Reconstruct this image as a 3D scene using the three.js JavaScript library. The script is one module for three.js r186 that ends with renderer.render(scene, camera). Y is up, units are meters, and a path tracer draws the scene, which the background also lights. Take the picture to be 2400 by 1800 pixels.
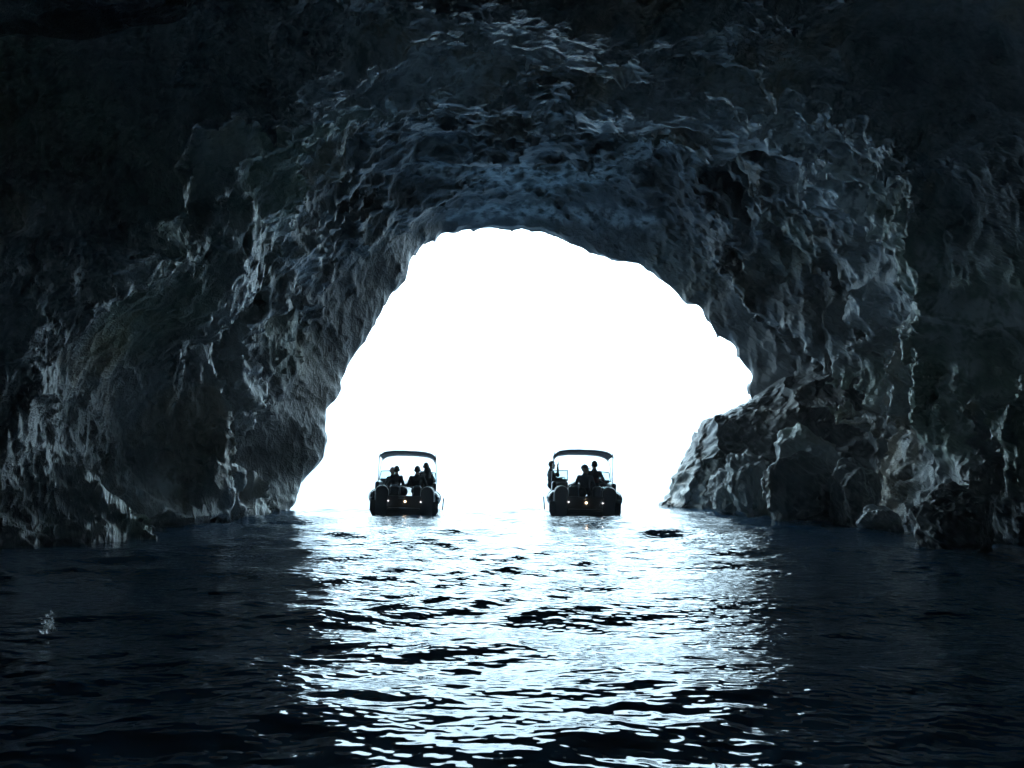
import * as THREE from 'three';
import { mergeGeometries, mergeVertices } from 'three/addons/utils/BufferGeometryUtils.js';
import { RoundedBoxGeometry } from 'three/addons/geometries/RoundedBoxGeometry.js';
import { createNoise3D, createNoise2D } from 'simplex-noise';

// ------------------------------------------------------------------ camera, sky, sun, exposure
const scene = new THREE.Scene();
const EYE = 1.33, FOV = 50, PITCH = THREE.MathUtils.degToRad(6.36);
const camera = new THREE.PerspectiveCamera(FOV, 4 / 3, 0.1, 20000);
camera.position.set(0, EYE, 0);
camera.rotation.set(PITCH, 0, 0);
scene.add(camera);

const renderer = new THREE.WebGLRenderer({ antialias: true });
renderer.setSize(1024, 768);
renderer.toneMapping = THREE.LinearToneMapping;
renderer.toneMappingExposure = 7.4;
scene.fog = new THREE.FogExp2(0xdfe8f0, 0.0024);                    // sea haze, thickest out towards the horizon
renderer.shadowMap.enabled = true;

function rng(seed) { let s = seed >>> 0; return () => { s = (s + 0x6D2B79F5) | 0; let t = Math.imul(s ^ (s >>> 15), 1 | s); t = (t + Math.imul(t ^ (t >>> 7), 61 | t)) ^ t; return ((t ^ (t >>> 14)) >>> 0) / 4294967296; }; }
const n3 = createNoise3D(rng(11)), n2 = createNoise2D(rng(12));
const clamp = (x, a = 0, b = 1) => Math.min(b, Math.max(a, x));
const smooth = (a, b, x) => { const t = clamp((x - a) / (b - a)); return t * t * (3 - 2 * t); };
const mix = (a, b, t) => a + (b - a) * t;

{ // bright, nearly even overcast
  const w = 512, h = 256, d = new Float32Array(w * h * 4);
  for (let j = 0; j < h; j++) for (let i = 0; i < w; i++) {
    const el = ((j + 0.5) / h - 0.5) * Math.PI, az = (i / w) * Math.PI * 2;
    const x = Math.cos(az) * Math.cos(el), y = Math.sin(el), z = Math.sin(az) * Math.cos(el);
    const c = 0.5 * n3(x * 2, y * 5, z * 2) + 0.3 * n3(x * 5 + 9, y * 12, z * 5) + 0.2 * n3(x * 11, y * 25, z * 11 + 4);
    const e = Math.max(0, y), b = 1.3 - 0.5 * e + 0.06 * c, k = (j * w + i) * 4;
    d[k] = b * (0.70 - 0.06 * e); d[k + 1] = b * (0.97 - 0.02 * e); d[k + 2] = b * 1.14; d[k + 3] = 1;
  }
  const sky = new THREE.DataTexture(d, w, h, THREE.RGBAFormat, THREE.FloatType);
  sky.mapping = THREE.EquirectangularReflectionMapping; sky.magFilter = THREE.LinearFilter; sky.minFilter = THREE.LinearFilter; sky.needsUpdate = true;
  scene.background = sky; scene.environment = sky;
}
const sun = new THREE.DirectionalLight(new THREE.Color(1, 0.96, 0.9), 0.6);
sun.position.set(-40, 110, -60); sun.target.position.set(0, 2, -20);
sun.castShadow = true; sun.shadow.radius = 30; sun.shadow.mapSize.set(2048, 2048);
Object.assign(sun.shadow.camera, { left: -60, right: 60, top: 60, bottom: -60, near: 1, far: 250 });
scene.add(sun, sun.target);

// ------------------------------------------------------------------ helpers
const F = 900 / Math.tan(THREE.MathUtils.degToRad(FOV / 2));
const cp = Math.cos(PITCH), sp = Math.sin(PITCH);
function at(px, py, D) { // measured in the 2400 x 1800 photograph, at a distance D down the cave
  const a = (px - 1200) / F, b = (900 - py) / F, dy = sp + cp * b, dz = -cp + sp * b, t = D / -dz;
  return new THREE.Vector3(a * t, EYE + dy * t, -D);
}
const K = 2400 / 2212;                                   // sizes read off a 2212-pixel view
const at2 = (x, y, D) => at(x * K, y * K, D);
const taken = {};
function numbered(name) { const n = taken[name] = (taken[name] ?? -1) + 1; return n ? `${name}_${String(n).padStart(3, '0')}` : name; }
function tag(o, label, category, group, kind) {
  o.userData.label = label; if (category) o.userData.category = category; if (group) o.userData.group = group; if (kind) o.userData.kind = kind;
  return o;
}
function shade(o) { o.traverse((m) => { if (m.isMesh) m.castShadow = m.receiveShadow = true; }); return o; }
function lin(r, g, b) { return new THREE.Color().setRGB(r, g, b); }

// cellular noise: distances to the nearest and second nearest feature point
const H = new Float32Array(3);
function hash(x, y, z) {
  let h = Math.imul(x, 374761393) ^ Math.imul(y, 668265263) ^ Math.imul(z, 2147483647 ^ 0x3504f333);
  h = Math.imul(h ^ (h >>> 13), 1274126177); h ^= h >>> 16; H[0] = (h >>> 0) / 4294967296;
  h = Math.imul(h ^ 0x9e3779b9, 0x85ebca6b); h ^= h >>> 13; H[1] = (h >>> 0) / 4294967296;
  h = Math.imul(h ^ 0x7f4a7c15, 0xc2b2ae35); h ^= h >>> 15; H[2] = (h >>> 0) / 4294967296;
}
let F1 = 0, F2 = 0; const CELL = new Float32Array(6);   // the nearest cell's own numbers and the way to its point
function worley(x, y, z) {
  const X = Math.floor(x), Y = Math.floor(y), Z = Math.floor(z); F1 = F2 = 9;
  for (let i = -1; i < 2; i++) for (let j = -1; j < 2; j++) for (let k = -1; k < 2; k++) {
    hash(X + i, Y + j, Z + k);
    const a = X + i + H[0] - x, b = Y + j + H[1] - y, c = Z + k + H[2] - z, d = a * a + b * b + c * c;
    if (d < F1) { F2 = F1; F1 = d; CELL[0] = H[0]; CELL[1] = H[1]; CELL[2] = H[2]; CELL[3] = a; CELL[4] = b; CELL[5] = c; } else if (d < F2) F2 = d;
  }
  F1 = Math.sqrt(F1); F2 = Math.sqrt(F2);
}
const ridge = (x, y, z) => 1 - Math.abs(n3(x, y, z));

// ------------------------------------------------------------------ the cave
const CX = 1.0, CY = 1.6;
const mouthPx = [[625, 1100, 31.5], [640, 1075, 32], [652, 1042, 32.4], [668, 1025, 32.6], [690, 1000, 33], [703, 965, 33.2], [706, 935, 33.4], [701, 908, 33.6], [693, 894, 33.8], [712, 873, 34.2], [738, 855, 34.6], [743, 835, 34.9], [739, 815, 35.1], [750, 793, 35.3], [766, 768, 35.6], [792, 728, 36], [824, 672, 36.6], [838, 648, 36.9], [846, 632, 37], [878, 606, 37.4], [886, 580, 37.6], [895, 550, 38], [921, 522, 38.6], [958, 503, 39.2], [1020, 497, 39.8], [1075, 495, 40], [1130, 496, 40], [1188, 503, 40], [1205, 512, 40], [1232, 527, 39.8], [1270, 546, 39.6], [1312, 556, 39.4], [1378, 570, 39.2], [1412, 590, 39], [1452, 626, 38.8], [1476, 655, 38.6], [1512, 661, 38.3], [1524, 684, 38.2], [1534, 704, 38], [1562, 737, 37.8], [1592, 745, 37.5], [1600, 770, 37.4], [1606, 792, 37.3], [1626, 812, 37.2], [1610, 832, 37.1], [1617, 848, 37], [1630, 866, 36.8], [1650, 930, 36.4], [1662, 1010, 36], [1672, 1090, 35.5]];
const mouth = mouthPx.map(([x, y, D]) => at2(x, y, D));
mouth.unshift(new THREE.Vector3(mouth[0].x - 0.4, -1.6, mouth[0].z)); mouth.push(new THREE.Vector3(mouth.at(-1).x + 0.3, -1.6, mouth.at(-1).z));
// resample: a mix of length along the rim and of angle
const NU = 1080;
const MX = new Float64Array(NU + 1), MY = new Float64Array(NU + 1), MD = new Float64Array(NU + 1), TH = new Float64Array(NU + 1);
{
  const L = [0]; let top = -9;
  const ang = mouth.map((p) => { const t = Math.atan2(p.x - CX, -(p.y - CY)); return t; });    // -pi..pi measured from straight down, clockwise
  const angle = ang.map((t) => (t < 0 ? -t : 2 * Math.PI - t));                                // left side rises 0..pi, right side pi..2pi
  for (let i = 0; i < angle.length; i++) { top = angle[i] = Math.max(angle[i], top + 1e-4); }
  for (let i = 1; i < mouth.length; i++) L[i] = L[i - 1] + 0.5 * mouth[i].distanceTo(mouth[i - 1]) / 12 + 0.5 * (angle[i] - angle[i - 1]);
  let j = 0;
  for (let i = 0; i <= NU; i++) {
    const l = (i / NU) * L.at(-1); while (j < L.length - 2 && L[j + 1] < l) j++;
    const t = clamp((l - L[j]) / (L[j + 1] - L[j]));
    MX[i] = mix(mouth[j].x, mouth[j + 1].x, t); MY[i] = mix(mouth[j].y, mouth[j + 1].y, t); MD[i] = -mix(mouth[j].z, mouth[j + 1].z, t); TH[i] = mix(angle[j], angle[j + 1], t);
  }
  for (let i = 1; i < NU; i++) { const q = i * 0.011, f = 0.07 * n2(q * 2.2, 5) + 0.06 * n2(q * 6, 9) + 0.05 * n2(q * 15, 2); MX[i] -= f * Math.sin(TH[i]); MY[i] -= f * Math.cos(TH[i]); }
  for (let n = 0; n < 60; n++) for (let i = 1; i < NU; i++) TH[i] = (TH[i - 1] + 2 * TH[i] + TH[i + 1]) / 4;
}
function interior(th, D, out) { // the smooth tunnel
  const c = -Math.sin(th), s = -Math.cos(th);                        // direction from the centre
  const close = Math.sqrt(clamp(1 - Math.pow(clamp((12 - D) / 42), 2)));
  const t = clamp((D - 14.5) / 19), aL = (9.2 + 2.9 * t + 2.0 * smooth(14.5, 9, D)) * close, aR = (9.2 + 4.4 * t + 2.4 * smooth(14, 9, D)) * close, b = (9.2 + 5.4 * t + 1.2 * smooth(14, 8, D)) * close;
  if (s < 0) { // below the centre line the wall runs down steeply
    const a = c < 0 ? aL : aR, q = -s;
    out[0] = CX + Math.sign(c) * (a - 0.9 * Math.pow(q, 1.5)); out[1] = CY - Math.min(7, (q / Math.max(0.25, Math.abs(c))) * 15);
    return;
  }
  const a = c < 0 ? aL : aR, n = c < 0 ? 2.15 : 2.4;
  const r = Math.pow(Math.pow(Math.abs(c) / a, n) + Math.pow(s / b, n), -1 / n);
  out[0] = CX + c * r; out[1] = CY + s * r;
}
const Q = [0, 0];
const flare = (th, s) => { const side = smooth(1.2, 2.5, th) * (1 - smooth(3.6, 4.9, th)), len = mix(th < 3.1 ? 4 : 5, 7, side), step = mix(th < 3.1 ? 0.6 : 0.45, 0.32, side); return step * (1 - Math.exp(-Math.max(0, s) / 0.9)) + (1 - step) * (1 - Math.exp(-Math.max(0, s) / len)); };
function base(i, D, out) { // a point of the undisplaced surface on rim index i at depth D
  const w = flare(TH[i], MD[i] - D);
  interior(TH[i], D, Q);
  out[0] = mix(MX[i], Q[0], w); out[1] = mix(MY[i], Q[1], w); out[2] = -D;
}
// where a line of sight of the photograph meets the undisplaced tunnel
function onWall(px, py) {
  const b = [0, 0, 0]; let best = null;
  for (let D = 8; D < 40; D += 0.2) {
    const p = at2(px, py, D), th = ((t) => (t < 0 ? -t : 2 * Math.PI - t))(Math.atan2(p.x - CX, -(p.y - CY)));
    let lo = 0, hi = NU; while (hi - lo > 1) { const m = (lo + hi) >> 1; if (TH[m] < th) lo = m; else hi = m; }
    if (D > MD[lo]) break;
    base(lo, D, b); best = p;
    if (Math.hypot(p.x - CX, p.y - CY) >= Math.hypot(b[0] - CX, b[1] - CY)) break;
  }
  return best;
}
// hollows: [x, y, radius, depth]; ribs: [width, height, x, y, x, y, ...]
const hollows = [[300, 900, 2.6, 1.8], [440, 960, 2.1, 1.3], [210, 380, 1.2, 0.7], [60, 640, 1.2, 0.8], [530, 985, 1.9, 1.7], [60, 200, 4, 1.2], [330, 60, 4, 1.0], [40, 950, 3, 1.6], [700, 330, 1.6, 0.6], [1860, 520, 1.5, 0.8], [1720, 500, 1.2, 0.6], [1960, 620, 1.5, 0.8], [2190, 480, 3, 2.0], [2150, 250, 3, 2.0], [1960, 190, 2.2, 1.2], [1960, 860, 1.8, 1.0], [1850, 860, 1.5, 0.6], [2170, 820, 2, 1.2], [1680, 330, 1.5, 0.5], [880, 250, 2, 0.35], [820, 560, 1.4, 0.5], [600, 640, 1.3, 0.6], [560, 300, 1.2, 0.5], [1500, 330, 1.3, 0.45], [1760, 700, 1.2, 0.6], [1330, 120, 1.4, 0.5], [400, 330, 1.0, 0.5], [1800, 600, 1.1, 0.5]].map(([x, y, r, d]) => ({ p: onWall(x, y), r, d: d * 1.75 }));
const ribs = [
  [1.2, 0.45, 0, 830, 180, 690, 400, 590, 560, 545, 640, 520],
  [0.5, 0.5, 0, 580, 100, 520, 160, 460, 230, 470, 330, 440, 420, 400, 560, 420, 660, 450],
  [0.45, 0.5, 190, 700, 195, 620, 160, 560, 150, 480],
  [0.35, 0.4, 640, 520, 655, 600, 620, 680, 560, 740, 540, 800, 540, 900],
  [0.4, 0.4, 760, 300, 700, 380, 720, 420, 640, 520],
  [0.35, 0.4, 1000, 330, 920, 440, 880, 500],
  [1.0, 0.35, 1600, 100, 1740, 220, 1830, 340, 1880, 430, 1980, 520, 2060, 600, 2110, 680],
  [0.4, 0.6, 2110, 680, 2090, 770, 2100, 850, 2130, 900],
  [0.4, 0.5, 2090, 60, 2110, 140, 2090, 300, 2070, 420, 2110, 560],
  [0.5, 0.4, 1540, 140, 1600, 180, 1710, 200, 1800, 280],
  [0.4, 0.4, 1530, 240, 1600, 300, 1700, 400, 1760, 480],
  [0.4, 0.35, 1940, 180, 1980, 260, 1980, 380, 2000, 470],
  [0.35, 0.4, 1760, 480, 1790, 600, 1840, 700, 1880, 760, 2000, 850, 2060, 930],
  [0.35, 0.35, 1640, 560, 1700, 700, 1720, 800],
  [0.5, 0.6, 2130, 900, 2110, 980, 2060, 1060, 1990, 1110, 1950, 1150],
  [0.5, 0.6, 2060, 860, 2090, 960, 2130, 1040, 2150, 1120, 2160, 1190],
  [0.3, 0.3, 950, 420, 1060, 410, 1180, 430, 1300, 440, 1390, 470],
  [0.3, 0.3, 1090, 500, 1250, 480, 1380, 460, 1480, 440],
].map(([w, hgt, ...v]) => { const pts = []; for (let i = 0; i < v.length; i += 2) pts.push(onWall(v[i], v[i + 1])); return { w, h: hgt, pts }; });
for (const r of ribs) { r.box = new THREE.Box3().setFromPoints(r.pts).expandByScalar(r.w * 2.2); }
function segment(p, a, b) {
  const x = b.x - a.x, y = b.y - a.y, z = b.z - a.z, t = clamp(((p[0] - a.x) * x + (p[1] - a.y) * y + (p[2] - a.z) * z) / (x * x + y * y + z * z + 1e-9));
  return Math.hypot(p[0] - a.x - t * x, p[1] - a.y - t * y, p[2] - a.z - t * z);
}
const crustAndLight = [];                              // light painted pale on ribs and roof, crust at the waterline: radius, strength, points
for (const [rad, k, ...v] of [
  [2.8, 1.0, 1640, 110, 1760, 220, 1830, 340, 1870, 440], [1.5, 0.95, 1840, 430, 1960, 520, 2050, 600, 2110, 680], [1.2, 1.0, 1440, 110, 1560, 160, 1700, 210], [1.3, 0.9, 1420, 250, 1600, 230, 1750, 300], [0.7, 0.6, 2095, 700, 2090, 800, 2110, 900],
  [0.8, 0.7, 2130, 860, 2110, 940, 2060, 1040, 1960, 1120], [0.7, 0.7, 2110, 940, 2140, 1050, 2155, 1160], [0.9, 0.6, 1740, 330, 1750, 400, 1740, 440],
  [1.3, 0.55, 120, 700, 260, 620, 420, 520, 640, 430], [1.0, 0.5, 110, 450, 200, 520, 180, 640], [0.9, 0.8, 270, 1000, 330, 1060, 400, 1090], [0.9, 0.8, 440, 1085, 540, 1065, 620, 1050],
  [1.6, 0.75, 950, 330, 1200, 370, 1450, 340], [1.6, 0.75, 1000, 190, 1250, 240, 1450, 230], [2.4, 0.95, 760, 70, 1000, 60, 1250, 60, 1600, 60], [1.6, 0.8, 700, 170, 860, 130, 1000, 150], [0.9, 0.5, 980, 450, 1200, 450, 1400, 470]]) { const pts = []; for (let i = 0; i < v.length; i += 2) pts.push(onWall(v[i], v[i + 1])); crustAndLight.push({ r: rad, k, pts, box: new THREE.Box3().setFromPoints(pts).expandByScalar(rad * 1.6) }); }
{ const pts = [[1440, 1086, 35.3], [1500, 1080, 34.6], [1570, 1086, 33], [1640, 1100, 30.5]].map((p) => at2(...p)); crustAndLight.push({ r: 0.8, k: 0.8, pts, box: new THREE.Box3().setFromPoints(pts).expandByScalar(1.3) }); }
let rockTone = 0;
// The relief of the rock, towards the cave: large scallops with sharp crests between them, then veins, flutes and grain. s = metres from the mouth
function coarse(x, y, z, s, roof) {
  const w1 = n3(x * 0.22, y * 0.22, z * 0.22), w2 = n3(x * 0.22 + 40, y * 0.22, z * 0.22), w3 = n3(x * 0.22, y * 0.22 + 40, z * 0.22);
  const u1 = n3(x * 0.9 + 7, y * 0.9, z * 0.9), u2 = n3(x * 0.9, y * 0.9 + 17, z * 0.9);
  const X = x + 1.2 * w1 + 0.25 * u1, Y = y + 1.2 * w2 + 0.25 * u2, Z = z + 1.2 * w3 - 0.25 * u1, far = smooth(0, 4.5, s);
  const kx = 1 - 0.4 * roof;
  worley(X * 0.26 * kx, Y * 0.26, Z * 0.34); const c1 = clamp(1 - (F2 - F1) * 1.5);
  let h = far * 1.1 * n3(x * 0.1 + 50, y * 0.1, z * 0.1) + far * 0.5 * n3(x * 0.21 + 9, y * 0.21, z * 0.25 + 90) + far * 1.15 * (1 - 0.2 * roof) * (c1 * c1 * c1 - 0.25);
  worley(X * 0.7 * kx + 3, Y * 0.7, Z * 0.95); const c2 = clamp(1 - (F2 - F1) * 1.7);
  h += (0.2 + 0.8 * far) * 0.5 * (1 - 0.4 * roof) * (0.8 + 0.5 * w3) * (Math.pow(c2, 2.6) - 0.2);
  const st = ridge(X * 0.55, Y * 0.55, Z * 1.1); h += 0.12 * (0.2 + 0.8 * far) * (st * st * st - 0.3);
  return h;
}
const facet = () => smooth(0, 0.3, F2 - F1) * ((CELL[0] * 7.13) % 1 - 0.5) * CELL[3] + ((CELL[1] * 9.71) % 1 - 0.5) * CELL[4] + ((CELL[2] * 8.37) % 1 - 0.5) * CELL[5];   // broken faces, each tilted its own way
function tone(x, y, z) { rockTone = 0.5 + 0.3 * n3(x * 0.3, y * 0.3, z * 0.3) + 0.3 * n3(x * 0.7, y * 0.4 + 3, z * 0.7) + 0.2 * n3(x * 0.9, y * 0.9 + 17, z * 0.9) + 0.22 * n3(x * 4, y * 2, z * 4) + 0.16 * n3(x * 11, y * 8, z * 11); }
function fine(x, y, z, s, roof) {
  const kx = 1 - 0.4 * roof;
  const w1 = n3(x * 0.3, y * 0.3, z * 0.3), u1 = n3(x * 0.9 + 7, y * 0.9, z * 0.9), u2 = n3(x * 0.9, y * 0.9 + 17, z * 0.9), u3 = n3(x * 2.3, y * 2.3 + 17, z * 2.3);
  const X = x + 0.35 * u1 + 0.1 * u3, Y = y + 0.35 * u2 - 0.1 * u3, Z = z + 0.25 * u2, fin = 0.6 + 0.4 * smooth(0, 4, s);
  const rough = clamp(0.62 + 0.6 * n3(x * 0.2 + 5, y * 0.2, z * 0.2) + 0.3 * u2, 0.12, 1.3);
  worley(X * 1.7 * kx + 0.3 * u2, Y * 1.7, Z * 2.3 + 0.3 * u1); const c3 = clamp(1 - (F2 - F1) * 1.6);
  let h = fin * rough * (0.20 * (Math.pow(c3, 2.5) - 0.15) + 0.12 * facet());
  worley(X * 4.3 * kx, Y * 4.3, Z * 5.6); const c4 = clamp(1 - (F2 - F1) * 1.5);
  h += fin * (0.2 + rough) * (0.06 * (Math.pow(c4, 2.3) - 0.15) + 0.07 * facet());
  
  const st2 = ridge(X * 0.7 * kx + 9, Y * 0.7, Z * 3.6 + 3); h += fin * 0.06 * (Math.pow(st2, 4) - 0.2) * rough;
  const st3 = ridge(X * 1.4 + 9, Y * 1.4 + 50, Z * 1.4 + 3); h += fin * 0.10 * Math.pow(st3, 8);
  // long thin veins standing out of the wall
  const va = ridge(X * 0.42 * kx + 3, Y * 0.36 + 70, Z * 0.55), vb = ridge(X * 0.8 * kx + 60, Y * 0.55, Z * 0.9 + 20);
  h += fin * (0.26 * Math.pow(va, 9) * smooth(-0.3, 0.3, u2 + w1) + 0.2 * Math.pow(vb, 9) * smooth(-0.4, 0.3, u1 - w1));
  h += (0.1 + 0.9 * fin) * (0.35 + 0.65 * rough) * (0.04 * (ridge(X * 2.7 * kx, Y * 2.7, Z * 3.2) - 0.5) + 0.03 * smooth(-36, -26, z) * n3(x * 5.3 * kx, y * 5.3, z * 5.5) + 0.014 * smooth(-26, -17, z) * n3(x * 9, y * 9, z * 9));
  return h;
}
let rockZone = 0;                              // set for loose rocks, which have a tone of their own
function rockColor(x, y, z, tone, out, k) { // dark volcanic rock, greenish film in places, a pale crust in the tide zone
  const v = clamp(tone, 0, 1.3);
  const zz = z + 2.5 * n3(x * 0.15, y * 0.15, z * 0.15), zone = rockZone || mix(0.17, 1.35, smooth(-35, -22.5, zz)) * mix(1, 0.5, smooth(-17, -12, zz) * smooth(11, 6, y)) * mix(1, 1.3, smooth(-24, -19, zz) * smooth(7, 10.5, y));   // light and shade painted in: dark at mouth and near camera, paler between, overhead
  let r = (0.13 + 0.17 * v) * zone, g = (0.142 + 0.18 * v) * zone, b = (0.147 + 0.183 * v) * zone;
  const alga = smooth(0.1, 0.7, n3(x * 0.12, y * 0.16, z * 0.12 + 30)); g *= 1 + 0.08 * alga; r *= 1 - 0.03 * alga; b *= 1 - 0.14 * alga;
  const rust = smooth(0.25, 0.8, n3(x * 0.2 + 60, y * 0.14, z * 0.2) + 0.3 * n3(x * 1.3, y * 0.6, z * 1.3)); r *= 1 + 0.22 * rust; b *= 1 - 0.2 * rust;
  const streak = n3(x * 2.3, y * 0.3, z * 2.3) + 0.5 * n3(x * 6, y * 0.9, z * 6);
  const tide = smooth(1.9, 0.5, y + 0.5 * n3(x * 0.5, 0, z * 0.5)) * smooth(-0.35, 0.6, streak) * smooth(-0.6, 0.3, n3(x * 0.16 + 3, 2, z * 0.16));
  let cr = 0; for (const o of crustAndLight) { if (x < o.box.min.x || x > o.box.max.x || y < o.box.min.y || y > o.box.max.y || z < o.box.min.z || z > o.box.max.z) continue; let d = 99; const q = [x, y, z]; for (let i = 1; i < o.pts.length; i++) d = Math.min(d, segment(q, o.pts[i - 1], o.pts[i])); cr = Math.max(cr, o.k * smooth(1, 0.15, d / o.r + 0.45 * n3(x * 0.9, y * 0.9, z * 0.9))); }
  if (cr > 0) { cr *= smooth(-0.7, 0.35, n3(x * 2.1, y * 1.3, z * 2.1) + 0.6 * n3(x * 7, y * 5, z * 7)); r = mix(r, 0.72, cr); g = mix(g, 0.74, cr); b = mix(b, 0.73, cr); }  // pale tone for painted light on the walls and waterline crust
  const wetdark = smooth(0.22, 0.05, y);
  r = mix(r, 0.36, tide * 0.8); g = mix(g, 0.36, tide * 0.8); b = mix(b, 0.34, tide * 0.8);
  const d = 1 - 0.5 * wetdark; out[k] = r * d; out[k + 1] = g * d; out[k + 2] = b * d;
}
let rockBump;
{ // grain finer than the mesh: small crests between pits
  const T = 1024, d = new Uint8Array(T * T * 4), R = rng(31), lay = (n) => { const p = []; for (let i = 0; i < n * n; i++) p.push([R(), R(), R()]); return (u, v) => { u *= n; v *= n; const X = Math.floor(u), Y = Math.floor(v); let a = 9, b = 9, h = 0; for (let i = -1; i < 2; i++) for (let j = -1; j < 2; j++) { const q = p[((Y + j + n) % n) * n + ((X + i + n) % n)], e = Math.hypot(X + i + q[0] - u, Y + j + q[1] - v); if (e < a) { b = a; a = e; h = q[2]; } else if (e < b) b = e; } return clamp(1 - (b - a) * 1.6) ** 2 + 0.5 * h; }; };
  const A = lay(18), Bq = lay(47), Cq = lay(110);
  for (let j = 0; j < T; j++) for (let i = 0; i < T; i++) { const u = i / T, v = j / T, w = 0.012 * Math.sin(6.283 * (3 * u + 2 * v)) + 0.008 * Math.sin(6.283 * (5 * v - 4 * u) + 1), h = 0.5 * A((u + w + 1) % 1, (v - w + 1) % 1) + 0.32 * Bq((u - w + 1) % 1, v) + 0.18 * Cq(u, v), k = (j * T + i) * 4; d[k] = d[k + 1] = d[k + 2] = 255 * clamp(h / 1.4); d[k + 3] = 255; }
  rockBump = new THREE.DataTexture(d, T, T); rockBump.wrapS = rockBump.wrapT = THREE.RepeatWrapping; rockBump.magFilter = THREE.LinearFilter; rockBump.needsUpdate = true;
}
const rockMat = new THREE.MeshPhysicalMaterial({ color: 0xffffff, vertexColors: true, roughness: 0.4, specularIntensity: 1, ior: 1.5, bumpMap: rockBump, bumpScale: 0.042 });
function grainUV(g, o = { x: 0, y: 0, z: 0 }) { const p = g.attributes.position, u = new Float32Array(p.count * 2); for (let i = 0; i < p.count; i++) { const x = p.getX(i) + o.x, y = p.getY(i) + o.y, z = p.getZ(i) + o.z; u[i * 2] = (0.826 * x - 0.563 * z) / 3.2; u[i * 2 + 1] = (0.338 * x + 0.8 * y + 0.496 * z) / 3.2; } g.setAttribute('uv', new THREE.BufferAttribute(u, 2)); return g; }
const RIM = new Float32Array(4097), RIMD = new Float32Array(4097);           // the rim of the mouth: radius and depth for each angle round the centre
for (let a = 0; a <= 4096; a++) {
  const th = (a / 4096) * 2 * Math.PI, c = -Math.sin(th), d = -Math.cos(th); let best = 0, bd = 34;
  for (let i = 1; i < mouth.length; i++) { const p = mouth[i - 1], q = mouth[i], ax = p.x - CX, ay = p.y - CY, ex = q.x - p.x, ey = q.y - p.y, den = c * ey - d * ex; if (Math.abs(den) < 1e-9) continue; const t = (ax * ey - ay * ex) / den, u = (ax * d - ay * c) / den; if (u >= 0 && u <= 1 && t > best) { best = t; bd = -mix(p.z, q.z, u); } }
  const jag = -0.06 + 0.05 * n2(th * 9, 5) + 0.09 * n2(th * 24, 9) + 0.07 * n2(th * 60, 2);
  RIM[a] = best ? best + jag : 3.4 / Math.max(0.25, -d); RIMD[a] = best ? bd : th < Math.PI ? 31.5 : 35.5;
}
const pb = [0, 0, 0];
let atS = 0, atRoof = 0, atBase = 0;
function tunnel(x, y, D) { // signed distance, roughly, to the undisplaced rock: negative inside the rock
  const dx = x - CX, dy = y - CY, r = Math.hypot(dx, dy); let th = Math.atan2(dx, -dy); th = th < 0 ? -th : 2 * Math.PI - th;
  const bin = (th / (2 * Math.PI)) * 4096, q = bin | 0, f = bin - q, q1 = Math.min(4096, q + 1), rim = mix(RIM[q], RIM[q1], f), md = mix(RIMD[q], RIMD[q1], f), s = md - D;
  interior(th, Math.min(D, md), Q); const R = mix(rim, Math.hypot(Q[0] - CX, Q[1] - CY), flare(th, s - 0.45));
  atS = s; atRoof = smooth(2.2, 2.8, th) * (1 - smooth(3.5, 4.1, th)); atBase = R - r;
  return Math.max(atBase, -atS - 0.2);
}
function folded(x, y, D) { // the tunnel with its large relief
  let v = tunnel(x, y, D); const s = atS, z = -D;
  if (v > 4.5 || v < -4.6 || s < -1) return v;
  const far = smooth(0.3, 5, s); let h = coarse(x, y, z, Math.max(0, s), atRoof); const large = h;
  for (const o of hollows) { const d2 = ((x - o.p.x) ** 2 + (y - o.p.y) ** 2 + (z - o.p.z) ** 2) / (o.r * o.r); if (d2 < 4) { const g = Math.exp(-d2 * d2 * 1.2); h -= far * o.d * g + large * g * 0.4; } }
  const p = [x, y, z];
  for (const o of ribs) {
    const B = o.box; if (x < B.min.x || x > B.max.x || y < B.min.y || y > B.max.y || z < B.min.z || z > B.max.z) continue;
    let d = 9; for (let i = 1; i < o.pts.length; i++) d = Math.min(d, segment(p, o.pts[i - 1], o.pts[i]));
    d += 0.3 * o.w * n3(x * 1.3, y * 1.3, z * 1.3); const g = clamp(1 - Math.max(0, d) / (o.w * 1.6)); h += far * o.h * g * g;
  }
  h += 0.7 * far * Math.exp(-Math.pow(Math.max(0, y) / 0.9, 2)) * smooth(0, 3, x);
  return v - Math.max(-3.8, h) * smooth(0, 1.5, s);
}
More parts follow.
